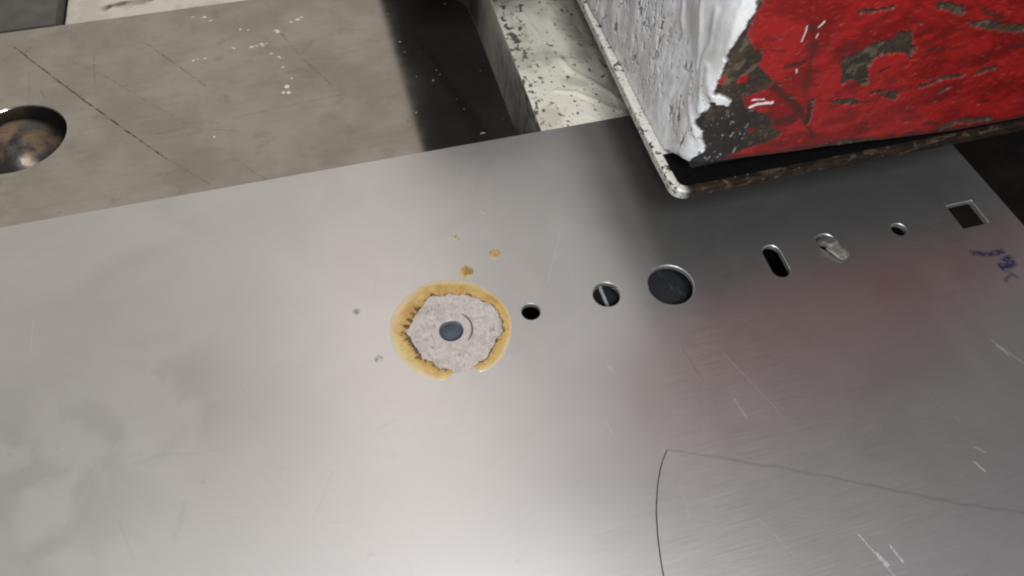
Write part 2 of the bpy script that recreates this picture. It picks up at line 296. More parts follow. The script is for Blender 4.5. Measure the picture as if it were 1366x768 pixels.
# sheet: cold-rolled stainless steel with a hazy wiped film, scratches and pen marks
def mat_sheet():
    k = N('stainless_sheet')
    brush = k.noise(1.0, 3, 0.6, stretch=(0.05, 2.2, 1.0), rot=0.0)
    cloud = k.noise(0.022, 5, 0.62, dist=0.8)
    sep = k.n('ShaderNodeSeparateXYZ'); k.put(sep.inputs[0], k.pos())
    # wiped film: feathery dull patches near the front left
    def blob(cx, cy, r0, r1):
        d = k.n('ShaderNodeVectorMath', operation='DISTANCE'); k.put(d.inputs[0], k.pos()); d.inputs[1].default_value = (cx, cy, 0); return k.rng(d.outputs['Value'], r0, r1, 1.0, 0.0)
    zone = k.math('MAXIMUM', blob(-146, -22, 15, 60), blob(-104, -4, 8, 38))
    dull = k.math('MULTIPLY', zone, k.rng(k.noise(0.030, 4, 0.5, dist=0.5), 0.46, 0.57))
    film = k.rng(k.math('ADD', k.math('MULTIPLY', sep.outputs[0], -0.004), k.math('MULTIPLY', sep.outputs[1], -0.010)), 0.0, 1.0)
    base = k.mix(k.rng(cloud, 0.35, 0.65), (0.53, 0.525, 0.52), (0.57, 0.565, 0.56))
    base = k.mix(film, base, (0.63, 0.625, 0.62))
    base = k.mix(k.math('MULTIPLY', dull, 0.48), base, (0.44, 0.435, 0.42))
    spots = k.rng(k.noise(0.16, 3, 0.5), 0.66, 0.74)
    base = k.mix(k.math('MULTIPLY', spots, k.math('MULTIPLY', film, 0.30)), base, (0.42, 0.42, 0.42))
    dk = k.strokes([(p, w, a * (.62 if p[0][0] > 0 else .22)) for p, w, a in SCR_DARK if w < 1.3], 0.5); br = k.strokes([(p, w, a * .62) for p, w, a in SCR_BRIGHT], 0.2)
    grain = k.rng(k.noise(1.6, 3, 0.6), 0.3, 0.62)
    base = k.mix(k.math('MULTIPLY', dk, k.math('MULTIPLY_ADD', grain, 0.6, 0.4)), base, (0.10, 0.09, 0.085))
    brm = k.math('MULTIPLY', br, grain)
    base = k.mix(brm, base, (0.95, 0.95, 0.95))
    base = k.mix(k.math('MULTIPLY', k.rng(k.noise(2.2, 2, 0.7), 0.60, 0.75), 0.10), base, (0.36, 0.35, 0.34))
    fine = k.rng(k.noise(1.0, 2, 0.7, stretch=(0.02, 1.3, 1), rot=0.35), 0.70, 0.76)
    base = k.mix(k.math('MULTIPLY', fine, 0.24), base, (0.8, 0.8, 0.8))
    ink = k.strokes([(p, w * 1.5, 0.9) for p, w in INK], 0.7); ink6 = k.strokes([(p, w * 1.6, 0.45) for p, w in INK6], 0.5)
    inkm = k.math('MULTIPLY', ink, k.rng(k.noise(0.7, 3), 0.3, 0.55))
    base = k.mix(inkm, base, (0.06, 0.07, 0.26)); base = k.mix(ink6, base, (0.12, 0.05, 0.08))
    rough = k.math('ADD', k.rng(cloud, 0.3, 0.7, 0.385, 0.405), k.math('MULTIPLY', film, 0.03))
    rough = k.math('ADD', rough, k.math('MULTIPLY', k.math('SUBTRACT', brush, 0.5), 0.14))
    met = k.math('SUBTRACT', 0.94, k.math('MULTIPLY', brm, 0.6))
    k.set(Base_Color=base, Metallic=met, Roughness=rough)
    k.put(k.b.inputs['Normal'], k.bump(brush, 0.006))
    return k.m
def mat_table():
    k = N('worn_table_steel')
    cl = k.noise(0.02, 5, 0.6); st = k.noise(0.5, 4, 0.6, stretch=(0.10, 0.6, 1.0), rot=0.12)
    base = k.mix(k.rng(k.math('ADD', k.math('MULTIPLY', cl, 0.85), k.math('MULTIPLY', st, 0.15)), 0.38, 0.62), (0.310, 0.292, 0.258), (0.400, 0.378, 0.338))
    base = k.mix(k.math('MULTIPLY', k.rng(k.noise(0.07, 6, 0.75), 0.52, 0.75), 0.45), base, (0.17, 0.15, 0.12))
    dk = k.strokes([(p, w * (1.0 if a > .9 else 1.3), a * (1 if a > .9 else .6)) for p, w, a in TAB_DARK], 0.3); sm = k.strokes(TAB_SMEAR, 1.0)
    base = k.mix(k.math('MULTIPLY', dk, k.rng(k.noise(0.35, 4, 0.7), 0.36, 0.60, 0.05, 1.0)), base, (0.03, 0.026, 0.022))
    base = k.mix(k.math('MULTIPLY', sm, 0.6), base, (0.06, 0.058, 0.055))
    f1 = k.rng(k.noise(1.0, 2, 0.7, stretch=(0.02, 1.0, 1), rot=-0.9), 0.69, 0.75); f2 = k.rng(k.noise(1.0, 2, 0.7, stretch=(0.02, 1.1, 1), rot=0.2), 0.68, 0.75)
    base = k.mix(k.math('MULTIPLY', k.math('MAXIMUM', f1, f2), 0.30), base, (0.12, 0.11, 0.1))
    f3 = k.rng(k.noise(1.0, 2, 0.7, stretch=(0.015, 1.4, 1), rot=1.1), 0.70, 0.76); base = k.mix(k.math('MULTIPLY', f3, 0.25), base, (0.5, 0.48, 0.44))
    k.set(Base_Color=base, Metallic=0.95, Roughness=k.math('ADD', k.rng(cl, 0.3, 0.7, 0.10, 0.17), k.math('MULTIPLY', k.math('SUBTRACT', st, 0.5), 0.05)))
    k.put(k.b.inputs['Normal'], k.bump(st, 0.002))
    return k.m

M_sheet = mat_sheet(); M_table = mat_table()
M_paint = mat_attr('chipped_gloss_paint', 0, 1.5, 0.02, 0.0, 0.05)
M_crust = mat_attr('residue', 0, 2.5, 0.05, 0.0)
M_rust = mat_attr('rusty_steel', 0.25, 1.0, 0.15)
M_support = mat_plain('dark_blue_steel', (0.075, 0.095, 0.12), 0.5, 0.0, 0.25, 0.1)
M_bed = mat_plain('dark_oily_steel', (0.011, 0.009, 0.008), 0.7, 0.0, 0.4, 0.05)
M_dark = mat_plain('dark_machine_paint', (0.022, 0.020, 0.019), 0.6, 0.0, 0.2, 0.05)
M_grey = mat_plain('grey_enamel', (0.085, 0.08, 0.07), 0.55, 0.0, 0.15, 0.08, 0.05)
M_black = mat_plain('gap_black', (0.006, 0.0055, 0.005), 0.75, 0.0, 0.4, 0.3, 0.2)  # shade of the gap put into the colour of underside and core
dull_spec(M_black, 0.05); dull_spec(M_bed, 0.08); dull_spec(M_dark, 0.1); dull_spec(M_rust, 0.15)
M_flake = mat_plain('dry_white_paint', (0.72, 0.70, 0.64), 0.6, 0, 0.1, 0.5)
M_pit = mat_plain('dark_pit', (0.03, 0.026, 0.022), 0.8, 0, 0.2, 0.5)
M_hair = mat_plain('black_fibre', (0.012, 0.01, 0.01), 0.4, 0, 0.1, 0.5, 0.0)
M_edge = mat_plain('cut_steel_edge', (0.50, 0.49, 0.48), 0.4, 0.7, 0.15, 0.9, 0.05)
M_metal = mat_plain('torn_steel', (0.30, 0.29, 0.26), 0.5, 0.6, 0.35, 0.4, 0.25)

# ================================================================== large structure
bm = bmesh.new(); box_bm(bm, (-700, -500, -110), (700, 900, -82))
tag(link('machine_bed', bm_mesh(bm), M_bed), kind='structure')

# worn steel table plate on the left, with the ball transfer hole
BALL = (-165.5, 146.5)
table_outline = [(-420, 62), (52.0, 62), (52.0, 95), (53.0, 160), (53.0, 185), (52.6, 192), (50.8, 198.7), (47.8, 201.5), (42, 204.5), (26, 207), (8, 226), (-60, 227.5), (-420, 226.5)]
t = thing('table_plate', 'worn brownish steel table plate lying under the bright sheet, with a round hole', 'table plate')
link('plate', plate(loop_poly(table_outline, 2.0), [loop_circle(*BALL, 21.3, 96)], -2.26, -14, 0.45, 0.3), M_table, t)
def specks(name, items, mat, parent, hmin, z=-2.26, sizemul=1.0):
    bm = bmesh.new()
    for (x, y), s in items:
        for q in range(random.randint(2, 4)):
            r = s * 0.30 * sizemul * random.uniform(0.4, 1.0); ox, oy = (random.gauss(0, s * 0.28), random.gauss(0, s * 0.2)) if q else (0, 0)
            n = random.randint(6, 9); a0 = random.random() * 6
            el = random.uniform(0.45, 1.0)
            pts = [(x + ox + r * random.uniform(0.6, 1.25) * math.cos(a0 + 2 * math.pi * i / n), y + oy + el * r * random.uniform(0.6, 1.25) * math.sin(a0 + 2 * math.pi * i / n)) for i in range(n)]
            c = bm.verts.new(((x + ox) * S, (y + oy) * S, (z + hmin) * S)); ring = [bm.verts.new((px_ * S, py_ * S, (z - 0.02) * S)) for px_, py_ in pts]
            for i in range(n): bm.faces.new((c, ring[i], ring[(i + 1) % n]))
    return tag(link(name, bm_mesh(bm), mat, parent), kind='stuff')
specks('paint_flecks', FLECKS, M_flake, t, 0.12, sizemul=1.7)
specks('dust_specks', DUST, M_flake, t, 0.15, sizemul=0.7)
specks('dark_pits', PITS, M_pit, t, 0.06, sizemul=0.9)

# ball transfer sitting in the table hole
b = thing('ball_transfer', 'dark rusty steel ball set in the round hole of the table plate', 'ball')
th = np.linspace(0, 2 * np.pi, 97)[:-1]; ph = np.linspace(0.001, np.pi * 0.62, 60)
TH, PH = np.meshgrid(th, ph, indexing='ij'); Rb = 20.4
P = np.stack([BALL[0] + Rb * np.sin(PH) * np.cos(TH), BALL[1] + Rb * np.sin(PH) * np.sin(TH), -18.6 + Rb * np.cos(PH)], -1)
nz = fbm(P[..., 0] * 0.12 + 40, P[..., 1] * 0.12 + 9, 3, 5); rust = 0.8 * sstep(0.50, 0.80, nz - .04 + 0.26 * np.exp(-((P[..., 0] + 172) ** 2 + (P[..., 1] - 149) ** 2) / 90))
c = mixc(np.ones(P.shape) * np.array([0.085, 0.075, 0.07]), (0.30, 0.20, 0.12), rust); c = mixc(c, (0.03, 0.026, 0.024), sstep(0.62, 0.75, fbm(P[..., 0] * 0.9, P[..., 1] * 0.9, 8, 4)) * 0.6)
link('ball', grid_mesh(P, c, 0.30 + 0.35 * rust, wrap=True), mat_attr('rusty_ball_steel', 0.75, 0.8, 0.06), b, True)
zz = np.array([-14, -16, -30, -30.0]); rr = np.array([21.25, 21.25, 21.25, 4.0])
P = np.stack([BALL[0] + rr[None] * np.cos(th)[:, None], BALL[1] + rr[None] * np.sin(th)[:, None], np.broadcast_to(zz, (96, 4))], -1)
link('cup', grid_mesh(P, wrap=True), M_dark, b, True)

bm = bmesh.new(); box_bm(bm, (-300, -300, -40), (21, 58, -7), 0.5)
tag(link('support_bar', bm_mesh(bm), M_support), 'dark blue support seen through the hole inside the amber ring', 'support')
# ---------------------------------------------------------- white painted rail between table and block
ys = np.concatenate([np.linspace(-60, 84, 60), np.arange(84.5, 215, 0.45), np.linspace(216, 420, 30)])
prof = [(0, -82), (0, -60), (0, -45), (0, -35), (0, -28), (0, -22), (0, -17), (0, -13), (0, -9), (0, -6.0), (0, -4.4), (0, -3.5), (0.12, -2.95), (0.45, -2.5), (0.85, -2.32)]
us = np.array([p[0] for p in prof] + list(np.arange(1.3, 52, 0.45))); zs = np.array([p[1] for p in prof] + [-2.27] * len(np.arange(1.3, 52, 0.45)))
Y, U = np.meshgrid(ys, us, indexing='ij'); Z = np.broadcast_to(zs, Y.shape).copy()
X = 63.2 + np.clip(Y - 90, 0, 400) * 0.027 + U
topm = (Z > -2.9).astype(float); painted = sstep(86, 89, Y)
rel = np.zeros(Y.shape)
rel += 0.28 * (fbm(X * 0.10, Y * 0.10, 21, 4) - 0.5) + 0.16 * (fbm(X * 0.5, Y * 0.35, 22, 3) - 0.5)
for i, rp in enumerate(RAIL_RIDGES):
    d = dpoly(X + 1.5 * (fbm(X * 0.15, Y * 0.15, 5) - 0.5), Y, rp); rel += (0.9, 0.6, 0.25)[i] * np.exp(-(d / (1.7, 1.4, 0.7)[i]) ** 2)
chip = np.zeros(Y.shape)
wx = X + 3.0 * (fbm(X * 0.45, Y * 0.45, 31) - 0.5) * 2; wy = Y + 3.0 * (fbm(X * 0.45, Y * 0.45, 35) - 0.5) * 2
for (cx, cy), s in RAIL_CHIPS:
    chip = np.maximum(chip, sstep(1.1, 0.75, np.hypot((wx - cx) / (s * 0.24), (wy - cy) / (s * 0.34))))
edge = np.exp(-U / 2.2) ; chip = np.maximum(chip, sstep(0.66, 0.72, fbm(X * 0.55, Y * 0.36, 41, 4) + 0.12 * np.exp(-U / 9) - 0.05))
chip = np.maximum(chip, 0.8 * sstep(0.80, 0.84, fbm(X * 0.9, Y * 0.9, 47, 2)) )
cr = np.ones(X.shape + (3,)) * np.array([0.86, 0.83, 0.72]); cr = mixc(cr, (0.58, 0.55, 0.46), sstep(0.45, 0.7, fbm(X * 0.08, Y * 0.08, 52)) * 0.8)
cr = mixc(cr, (0.13, 0.12, 0.10), np.clip(chip, 0, 1))
bare = np.ones(X.shape + (3,)) * np.array([0.010, 0.012, 0.017]); sc_ = sstep(0.90, 0.94, vnoise((X * 0.9 + Y * 0.5) * 1.1, (Y - X) * 0.08, 3)); bare = mixc(bare, (0.09, 0.10, 0.11), sc_ * 0.5)
side = np.ones(X.shape + (3,)) * np.array([0.42, 0.40, 0.36]); side = mixc(side, (0.10, 0.08, 0.06), sstep(0.50, 0.66, fbm(Y * 0.08, Z * 0.12, 61) + 0.22 * sstep(-9, -3, Z)) * .8); side = mixc(side, (0.80, 0.77, 0.68), sstep(128, 168, Y + 26 * (fbm(Y * .1, Z * .08, 64) - .5))); side = mixc(side, (0.05, 0.05, 0.055), sstep(90, 84, Y)); side = mixc(side, (0.45, 0.42, 0.36), sstep(0.66, 0.7, fbm(Y * 0.2, Z * 0.3, 66)) * 0.8 * sstep(84, 90, Y))  # cream back and dark front of the side face paint in channel light and shade
cc = mixc(mixc(bare, (0.0, 0.0, 0.0), np.zeros(Y.shape)), (0, 0, 0), np.zeros(Y.shape)); cc = cc * (1 - painted[..., None]) + cr * painted[..., None]
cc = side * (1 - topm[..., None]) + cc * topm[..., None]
shiny_edge = (np.abs(U - 0.6) < 0.5) & (Y < 60); cc[shiny_edge] = (0.4, 0.4, 0.4)
fade = sstep(94, 99, Y) * topm
Z2 = Z - 9.0 * sstep(85, 81, Y) * sstep(-40, -2.5, Z) + fade * np.minimum(rel, 1.4) * 1.0 - 0.22 * chip * topm * painted
Xs = X + (1 - topm) * 0.35 * (fbm(Y * 0.3, Z * 0.3, 71) - 0.5)
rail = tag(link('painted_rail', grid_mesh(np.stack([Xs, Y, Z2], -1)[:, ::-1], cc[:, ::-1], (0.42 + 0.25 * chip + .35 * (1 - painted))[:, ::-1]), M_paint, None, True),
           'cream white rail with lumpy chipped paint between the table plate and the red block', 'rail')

# ---------------------------------------------------------- things behind the table plate, top left
n1, n2 = 150, 60
Y, X = np.meshgrid(np.linspace(229.0, 330, n2), np.linspace(-153.6, 62, n1), indexing='ij')
d = dpoly(X + 3 * (fbm(X * .2, Y * .2, 81) - .5), Y + 3 * (fbm(X * .2, Y * .2, 84) - .5), BACK_SMEAR)
sm = np.maximum(sstep(2.6, 1.0, d), 0.8 * sstep(1.2, 0.2, np.abs(Y - 229.5 - 1.3 * fbm(X * .3, Y * 0, 88))))
cc = mixc(np.ones(X.shape + (3,)) * np.array([0.66, 0.63, 0.55]), (0.10, 0.085, 0.06), sm); cc = mixc(cc, (0.5, 0.46, 0.38), sstep(.5, .65, fbm(X * .1, Y * .1, 89)) * .6)
fr = thing('white_frame', 'cream white painted frame plate with a dark smear behind the table plate', 'frame')
link('top_face', grid_mesh(np.stack([X, Y, -8 + 0.4 * fbm(X * .15, Y * .15, 90)], -1), cc, np.full(X.shape, .5)), M_paint, fr, True)
bm = bmesh.new(); box_bm(bm, (-153.6, 228.6, -60), (62, 330, -8.6), 0.3); link('web', bm_mesh(bm), M_grey, fr)
bm = bmesh.new(); box_bm(bm, (-420, 228.4, -60), (-154.6, 330, -1.5), 0.8)
tag(link('grey_bar', bm_mesh(bm), M_grey), 'dark grey bar in the top left corner behind the table plate', 'bar')

# ================================================================== the stainless sheet
sh = thing('steel_sheet', 'bright stainless steel sheet with a row of holes and an amber ring', 'metal sheet')
SLUG = (157.0, 1.6)
holes = [loop_circle(0, 0, 4.35), loop_circle(30.8, 0.5, 3.55), loop_circle(61.1, 0.4, 5.25), loop_circle(86.9, -1.6, 8.9, 96),
         loop_slot(132.6, 2.3, 132.2, -6.0, 3.7), loop_circle(*SLUG, 4.2), loop_circle(190.2, 0.0, 3.1),
         loop_poly([(217.0, -6.4), (229.4, -6.4), (229.9, 6.2), (217.4, 6.2)], 0.5)]
link('panel', plate(loop_poly([(-330, -330), (243, -330), (243, 91.8), (-330, 91.8)], 1.5), holes, 0.0, -2.2, 0.3, 0.15, True), M_sheet, sh).data.materials.append(M_edge)

# residue round the first hole -----------------------------------
def resample(pts, n, closed=False):
    p = np.array(pts, float); seg = np.hypot(*np.diff(p, axis=0).T); s = np.concatenate([[0], np.cumsum(seg)])
    q = np.linspace(0, s[-1], n); return np.stack([np.interp(q, s, p[:, 0]), np.interp(q, s, p[:, 1])], 1)
def by_angle(pts, ang):
    p = np.array(pts); a = np.unwrap(np.arctan2(p[:, 1], p[:, 0])); r = np.hypot(p[:, 0], p[:, 1])
    o = np.argsort(a); return np.interp(ang, a[o], r[o])
aO = np.unwrap(np.arctan2(*np.array(RING_OUT).T[::-1])); aI = np.unwrap(np.arctan2(*np.array(RING_IN).T[::-1]))
lo, hi = min(aO.min(), aI.min()), max(aO.max(), aI.max())
ang = np.linspace(lo, hi, 420); rO = by_angle(RING_OUT, ang); rI = by_angle(RING_IN, ang)
ends = np.minimum(np.arange(420), np.arange(420)[::-1]) * (hi - lo) / 420 * 18     # mm from either end of the C
rI = rI + 0.9 * (vnoise(ang * 9, ang * 0, 2) - .5) + 0.7 * (vnoise(ang * 23, ang * 0, 5) - .5)
rm = (rO + rI) / 2; cap = np.sqrt(np.clip(1 - (1 - np.clip(ends / 2.6, 0, 1)) ** 2, 0.0, 1))
rO = rm + (rO - rm) * cap; rI = rm - (rm - rI) * cap
v = np.linspace(0, 1, 46); A, V = np.meshgrid(ang, v, indexing='ij'); RR = rI[:, None] + (rO - rI)[:, None] * V
X = RR * np.cos(A); Y = RR * np.sin(A)
Z = 0.01 + (0.42 * np.clip(4 * V * (1 - V), 0, 1) ** 0.45 * cap[:, None]) * (0.8 + 0.5 * fbm(X * .3, Y * .3, 101)) + 0.05 * (fbm(X * .8, Y * .8, 103) - .5)
cc = np.ones(X.shape + (3,)) * np.array([0.50, 0.34, 0.105]); cc = mixc(cc, (0.36, 0.19, 0.04), sstep(.40, .75, fbm(X * .16, Y * .16, 106, 3)) * .8); cc = mixc(cc, (0.36, 0.20, 0.05), 0.6 * sstep(.55, .1, V))
cc = mixc(cc, (0.56, 0.48, 0.33), sstep(.55, 1.0, V) * 0.85); cc = mixc(cc, (0.52, 0.47, 0.40), sstep(.90, 1.0, V) * 0.7)
burn = sstep(.42, .60, fbm(A * 13, V * 2.6, 7, 3) * .62 + .10 * sstep(-.2, -.8, np.cos(A)) * np.exp(-((V - .2) / .15) ** 2) + 0.58 * np.exp(-V / 0.09) * (0.25 + 1.1 * vnoise(A * 3.1, A * 0, 9)))
burn *= sstep(0.55, 0.35, V); cc = mixc(cc, (0.055, 0.03, 0.012), burn * .95)
spk = sstep(.74, .8, vnoise(X * 1.1, Y * 1.7, 12)) * sstep(.85, .6, V); cc = mixc(cc, (0.20, 0.11, 0.04), spk * .35)
link('residue_ring', grid_mesh(np.stack([X, Y, Z - 0.02], -1)[::-1], cc[::-1], (0.34 + .35 * burn)[::-1]), mat_attr('amber_residue', 0, 1.5, 0.015, 0.3, 0.05), sh, True)
# pale burnt patch inside the ring
ang = np.linspace(0, 2 * np.pi, 361)[:-1]; rin = by_angle([(x, y) for x, y in RING_IN] , np.where(ang > hi, ang - 2 * np.pi, np.where(ang < lo, ang + 2 * np.pi, ang)))
a_all = np.concatenate([aI - 2 * np.pi, aI, aI + 2 * np.pi]); r_all = np.tile(np.hypot(*np.array(RING_IN).T), 3); o_ = np.argsort(a_all)
rin = np.interp(ang, a_all[o_], r_all[o_]) + 0.6 * (vnoise(ang * 14, ang * 0, 15) - .5)
v = np.linspace(0, 1, 52); A, V = np.meshgrid(ang, v, indexing='ij'); r0 = 5.0 + 0.5 * (vnoise(ang * 3, ang * 0, 18) - .5)
RR = r0[:, None] + (rin + 1.5 - r0)[:, None] * V; X = RR * np.cos(A); Y = RR * np.sin(A)
Z = np.maximum(0.012, 0.015 + (0.13 + 0.30 * (fbm(X * .7, Y * .7, 111, 5) - .5)) * sstep(0, .06, V) * sstep(.97, .84, V))
cc = np.ones(X.shape + (3,)) * np.array([0.47, 0.415, 0.385]); cc = mixc(cc, (0.38, 0.335, 0.31), sstep(.45, .65, fbm(X * .35, Y * .35, 114)) * .7)
sp = sstep(.72, .78, vnoise(X * 1.9, Y * 1.2, 119) * .8 + .22 * vnoise(X * .25, Y * .25, 121) - .06 + 0.09 * sstep(-4, -14, Y)); cc = mixc(cc, (0.20, 0.175, 0.165), sp * .6)
link('residue_crust', grid_mesh(np.stack([X, Y, Z], -1)[::-1], cc[::-1], np.full(X.shape, .75)[::-1], wrap=True), M_crust, sh, True)
# pressed rim mark to the right of the hole
a = np.linspace(-0.95, 0.85, 40); w = np.linspace(0, np.pi, 7); A, W = np.meshgrid(a, w, indexing='ij')
tw = 0.36 * np.sqrt(np.clip(1 - (np.abs(A + .05) / 0.95) ** 4, 0.02, 1)); RR = 7.6 + tw * np.cos(W)
P = np.stack([RR * np.cos(A) + .2, RR * np.sin(A) + .3, 0.14 + tw * 0.6 * np.sin(W)], -1)
tag(link('rim_mark', grid_mesh(P, np.ones(P.shape) * np.array([.12, .10, .095]), np.full(a.shape + w.shape, .6)), M_crust, sh, True))
# splashed drops
for i, (x, y) in enumerate(DROPS):
    r = (2.9, 2.3, 1.6, 1.3, 1.4, 1.6)[i]; cl = ((0.50, 0.34, 0.11), (0.44, 0.29, 0.11), (0.42, 0.38, 0.27), (0.42, 0.40, 0.34), (0.34, 0.33, 0.29), (0.44, 0.43, 0.40))[i]
    a = np.linspace(0, 2 * np.pi, 33)[:-1]; v = np.linspace(0.02, 1, 12); A, V = np.meshgrid(a, v, indexing='ij')
    RR = r * V * (0.9 + 0.25 * (vnoise(np.cos(A) * 1.5 + 9 * i, np.sin(A) * 1.5, 3))); X = x + RR * np.cos(A); Y = y + RR * np.sin(A) * 0.95
    hgt = (0.42, 0.36, 0.16, 0.14, 0.12, 0.08)[i]
    Z = hgt * (np.clip(1 - V ** 2, 0, 1) ** .6) * (0.65 + 0.5 * V) + 0.004
    cc = mixc(np.ones(X.shape + (3,)) * np.array(cl), np.array(cl) * 0.35, sstep(.5, .68, fbm(X * .9, Y * .9, 130 + i)) * .8); cc = mixc(cc, np.array([.42, .38, .30]), sstep(.75, 1, V) * .5)
    link('residue_drop', grid_mesh(np.stack([X, Y, Z], -1)[::-1], cc[::-1], np.full(X.shape, .35)[::-1], wrap=True), M_crust, sh, True)

# ---------------------------------------------------------- torn slug standing in its hole
sl = thing('metal_slug', 'rough bent metal slug sticking out of a hole in the sheet', 'metal slug')
def tongue(path, width, thick, seed):
    p = np.array(path, float); k = np.linspace(0, len(p) - 1, 40)
    C_ = np.stack([np.interp(k, np.arange(len(p)), p[:, i]) for i in range(3)], 1)
    for _ in range(4): C_[1:-1] = (C_[:-2] + C_[1:-1] * 2 + C_[2:]) / 4
    T = np.gradient(C_, axis=0); T /= np.linalg.norm(T, axis=1)[:, None]
    side_ = np.cross(T, (0, 0, 1.0)); side_ /= np.linalg.norm(side_, axis=1)[:, None]; up_ = np.cross(side_, T)
    a = np.linspace(0, 2 * np.pi, 29)[:-1]; rows = []
    for i in range(40):
        f = i / 39; e = math.sqrt(max(0.0, 1 - max(0, (f - 0.8) / 0.2) ** 2)) if f > .8 else 1.0
        e = max(e, 0.04)
        ca, sa = np.cos(a), np.sin(a); ca = np.sign(ca) * np.abs(ca) ** .6; sa = np.sign(sa) * np.abs(sa) ** .6
        nzz = 1 + 0.30 * (fbm(np.cos(a) * 1.6 + seed, np.sin(a) * 1.6 + f * 5, seed, 3) - .5)
        w_ = width[0] + (width[1] - width[0]) * f
        rows.append(C_[i] + side_[i] * (ca * w_ / 2 * e * nzz)[:, None] + up_[i] * (sa * thick / 2 * (0.3 + .7 * e) * nzz)[:, None])
    P = np.stack(rows)[:, :]
    return grid_mesh(np.transpose(P, (1, 0, 2)), wrap=True)
link('shank', tongue([(155.8, 4.6, -6.5), (156.2, 3.4, -2.2), (156.6, 2.0, 0.2), (157.4, -0.8, 1.6), (158.2, -2.6, 1.9)], (6.2, 5.4), 3.4, 3), M_metal, sl, True)
link('tip', tongue([(157.2, -0.6, 0.8), (158.2, -3.0, 1.1), (159.3, -5.8, 0.9), (160.3, -8.4, 0.6)], (6.4, 5.6), 1.3, 8), M_metal, sl, True)

# ---------------------------------------------------------- loose hair on the sheet
hp = resample([HAIR[0]] + HAIR[1:] + [(41.0, -112)], 60)
for _ in range(6): hp[1:-1] = (hp[:-2] + 2 * hp[1:-1] + hp[2:]) / 4
a = np.linspace(0, 2 * np.pi, 7)[:-1]; tg = np.gradient(hp, axis=0); tg /= np.hypot(*tg.T)[:, None]; nr = np.stack([-tg[:, 1], tg[:, 0]], 1)
f = np.linspace(0, 1, 60); hr = 0.13 + 0.05 * f; hz = 0.16 + 0.5 * np.sin(np.pi * np.clip(f * 1.2, 0, 1))
P = np.stack([hp[:, 0:1] + nr[:, 0:1] * hr[:, None] * np.cos(a), hp[:, 1:2] + nr[:, 1:2] * hr[:, None] * np.cos(a), hz[:, None] + hr[:, None] * np.sin(a)], -1)
tag(link('hair', grid_mesh(np.transpose(P, (1, 0, 2)), wrap=True), M_hair, None, True), 'thin black curved hair lying on the sheet near the bottom edge', 'hair')

# ================================================================== the red and white machine block
mb = thing('machine_block', 'heavy red machine block with thick white paint on its left side', 'machine block')
# wall that wraps from the left side round the corner to the front
XS, YF, RC = 109.0, 40.0, 9.0
ysd = np.concatenate([np.linspace(330, 196, 16)[:-1], np.arange(195, YF + RC, -0.5)])
side_p = [(XS + max(0, y - 60) * 0.03, y, -1.0, 0.0) for y in ysd]
aa = np.linspace(0, np.pi / 2, 34)[1:-1]; arc_p = [(XS + RC - RC * math.cos(q), YF + RC - RC * math.sin(q), -math.cos(q), -math.sin(q)) for q in aa]
xf = np.concatenate([np.arange(XS + RC, 262, 0.42), np.linspace(263, 380, 26)]); front_p = [(x, YF, 0.0, -1.0) for x in xf]
PATH = np.array(side_p + arc_p + front_p)
px0, py0, nx0, ny0 = PATH.T
zb = np.where(px0 > XS + RC, np.interp(px0, [118, 240, 300], [18.0, 7.2, 6.2]), np.interp(py0, [40, 49, 62, 70], [18.0, 15.0, 6.5, 6.0]))
tt = np.concatenate([np.linspace(0, 1, 220), 1 + np.linspace(0.02, 1.6, 14)])
Zg = zb[:, None] + (100 - zb)[:, None] * tt[None]; Xg = np.broadcast_to(px0[:, None], Zg.shape); Yg = np.broadcast_to(py0[:, None], Zg.shape)
dy = np.clip(Yg - YF, 0, 60); XE = Xg - dy * 0.75; ZE = Zg + dy * (220 - Zg) / (Yg + 129.0)     # front-plane coordinates, carried on round the corner
SA = np.where(Yg > YF + RC, -(Yg - YF - RC) - 0.75 * RC, XE - XS)                                             # unrolled width
wn = lambda s, k, amp: amp * 2 * (fbm(XE * s, ZE * s, k, 4) - .5)
xw = XE + wn(.35, 201, 1.3) + wn(1.1, 203, .5); zw = ZE + wn(.35, 205, 1.3) + wn(1.1, 207, .5)
we = np.array(sorted(WHITE_EDGE, key=lambda p: p[1])); white_x = np.interp(zw, we[:, 1], we[:, 0])
WP = [(-400, 130)] + [(114, 130)] + WHITE_EDGE + [(104, 12), (-400, 12)]; RP = [(117, 130)] + RED_EDGE + [(122, -5), (500, -5), (500, 130)]
def smask(P_, w):
    d = dpoly(xw, zw, P_, True); ins = inpoly(xw, zw, P_); return sstep(-w, w, np.where(ins, d, -d))
big = Zg > 110
white = np.where(big, (XE < 113).astype(float), smask(WP, .35)); white = np.where(Yg > YF + 14, 1.0, white)
red = np.where(big, (XE >= 113).astype(float), smask(RP, .3))
for (sx, sz), r in RED_SPOTS: red = np.maximum(red, sstep(1.1, .8, np.hypot(xw - sx, (zw - sz)) / r))
chip = np.zeros(Zg.shape); stain = np.zeros(Zg.shape)
for P_ in CHIP_POLYS: chip = np.maximum(chip, smask(P_, .25))
for pts, w, a in CHIP_STROKES:
    d = dpoly(xw, zw, pts) / (w * .62); m = sstep(1.25, .75, d + 0.9 * (fbm(XE * .6, ZE * .6, 221, 3) - .5))
    if a > .9: chip = np.maximum(chip, m)
    else: stain = np.maximum(stain, a * sstep(1.8, .4, d + 0.9 * (fbm(XE * .6, ZE * .6, 221, 3) - .5)))
small = sstep(.76, .78, fbm(XE * .30 + ZE * .15, ZE * .7, 226, 4)); chip = np.maximum(chip, small * .8)
lowband = sstep(4.0, 0.5, Zg - zb[:, None] + 5 * (fbm(XE * .2, ZE * .2, 229) - .5)); stain = np.maximum(stain, lowband * .75)
nick = np.zeros(Zg.shape)
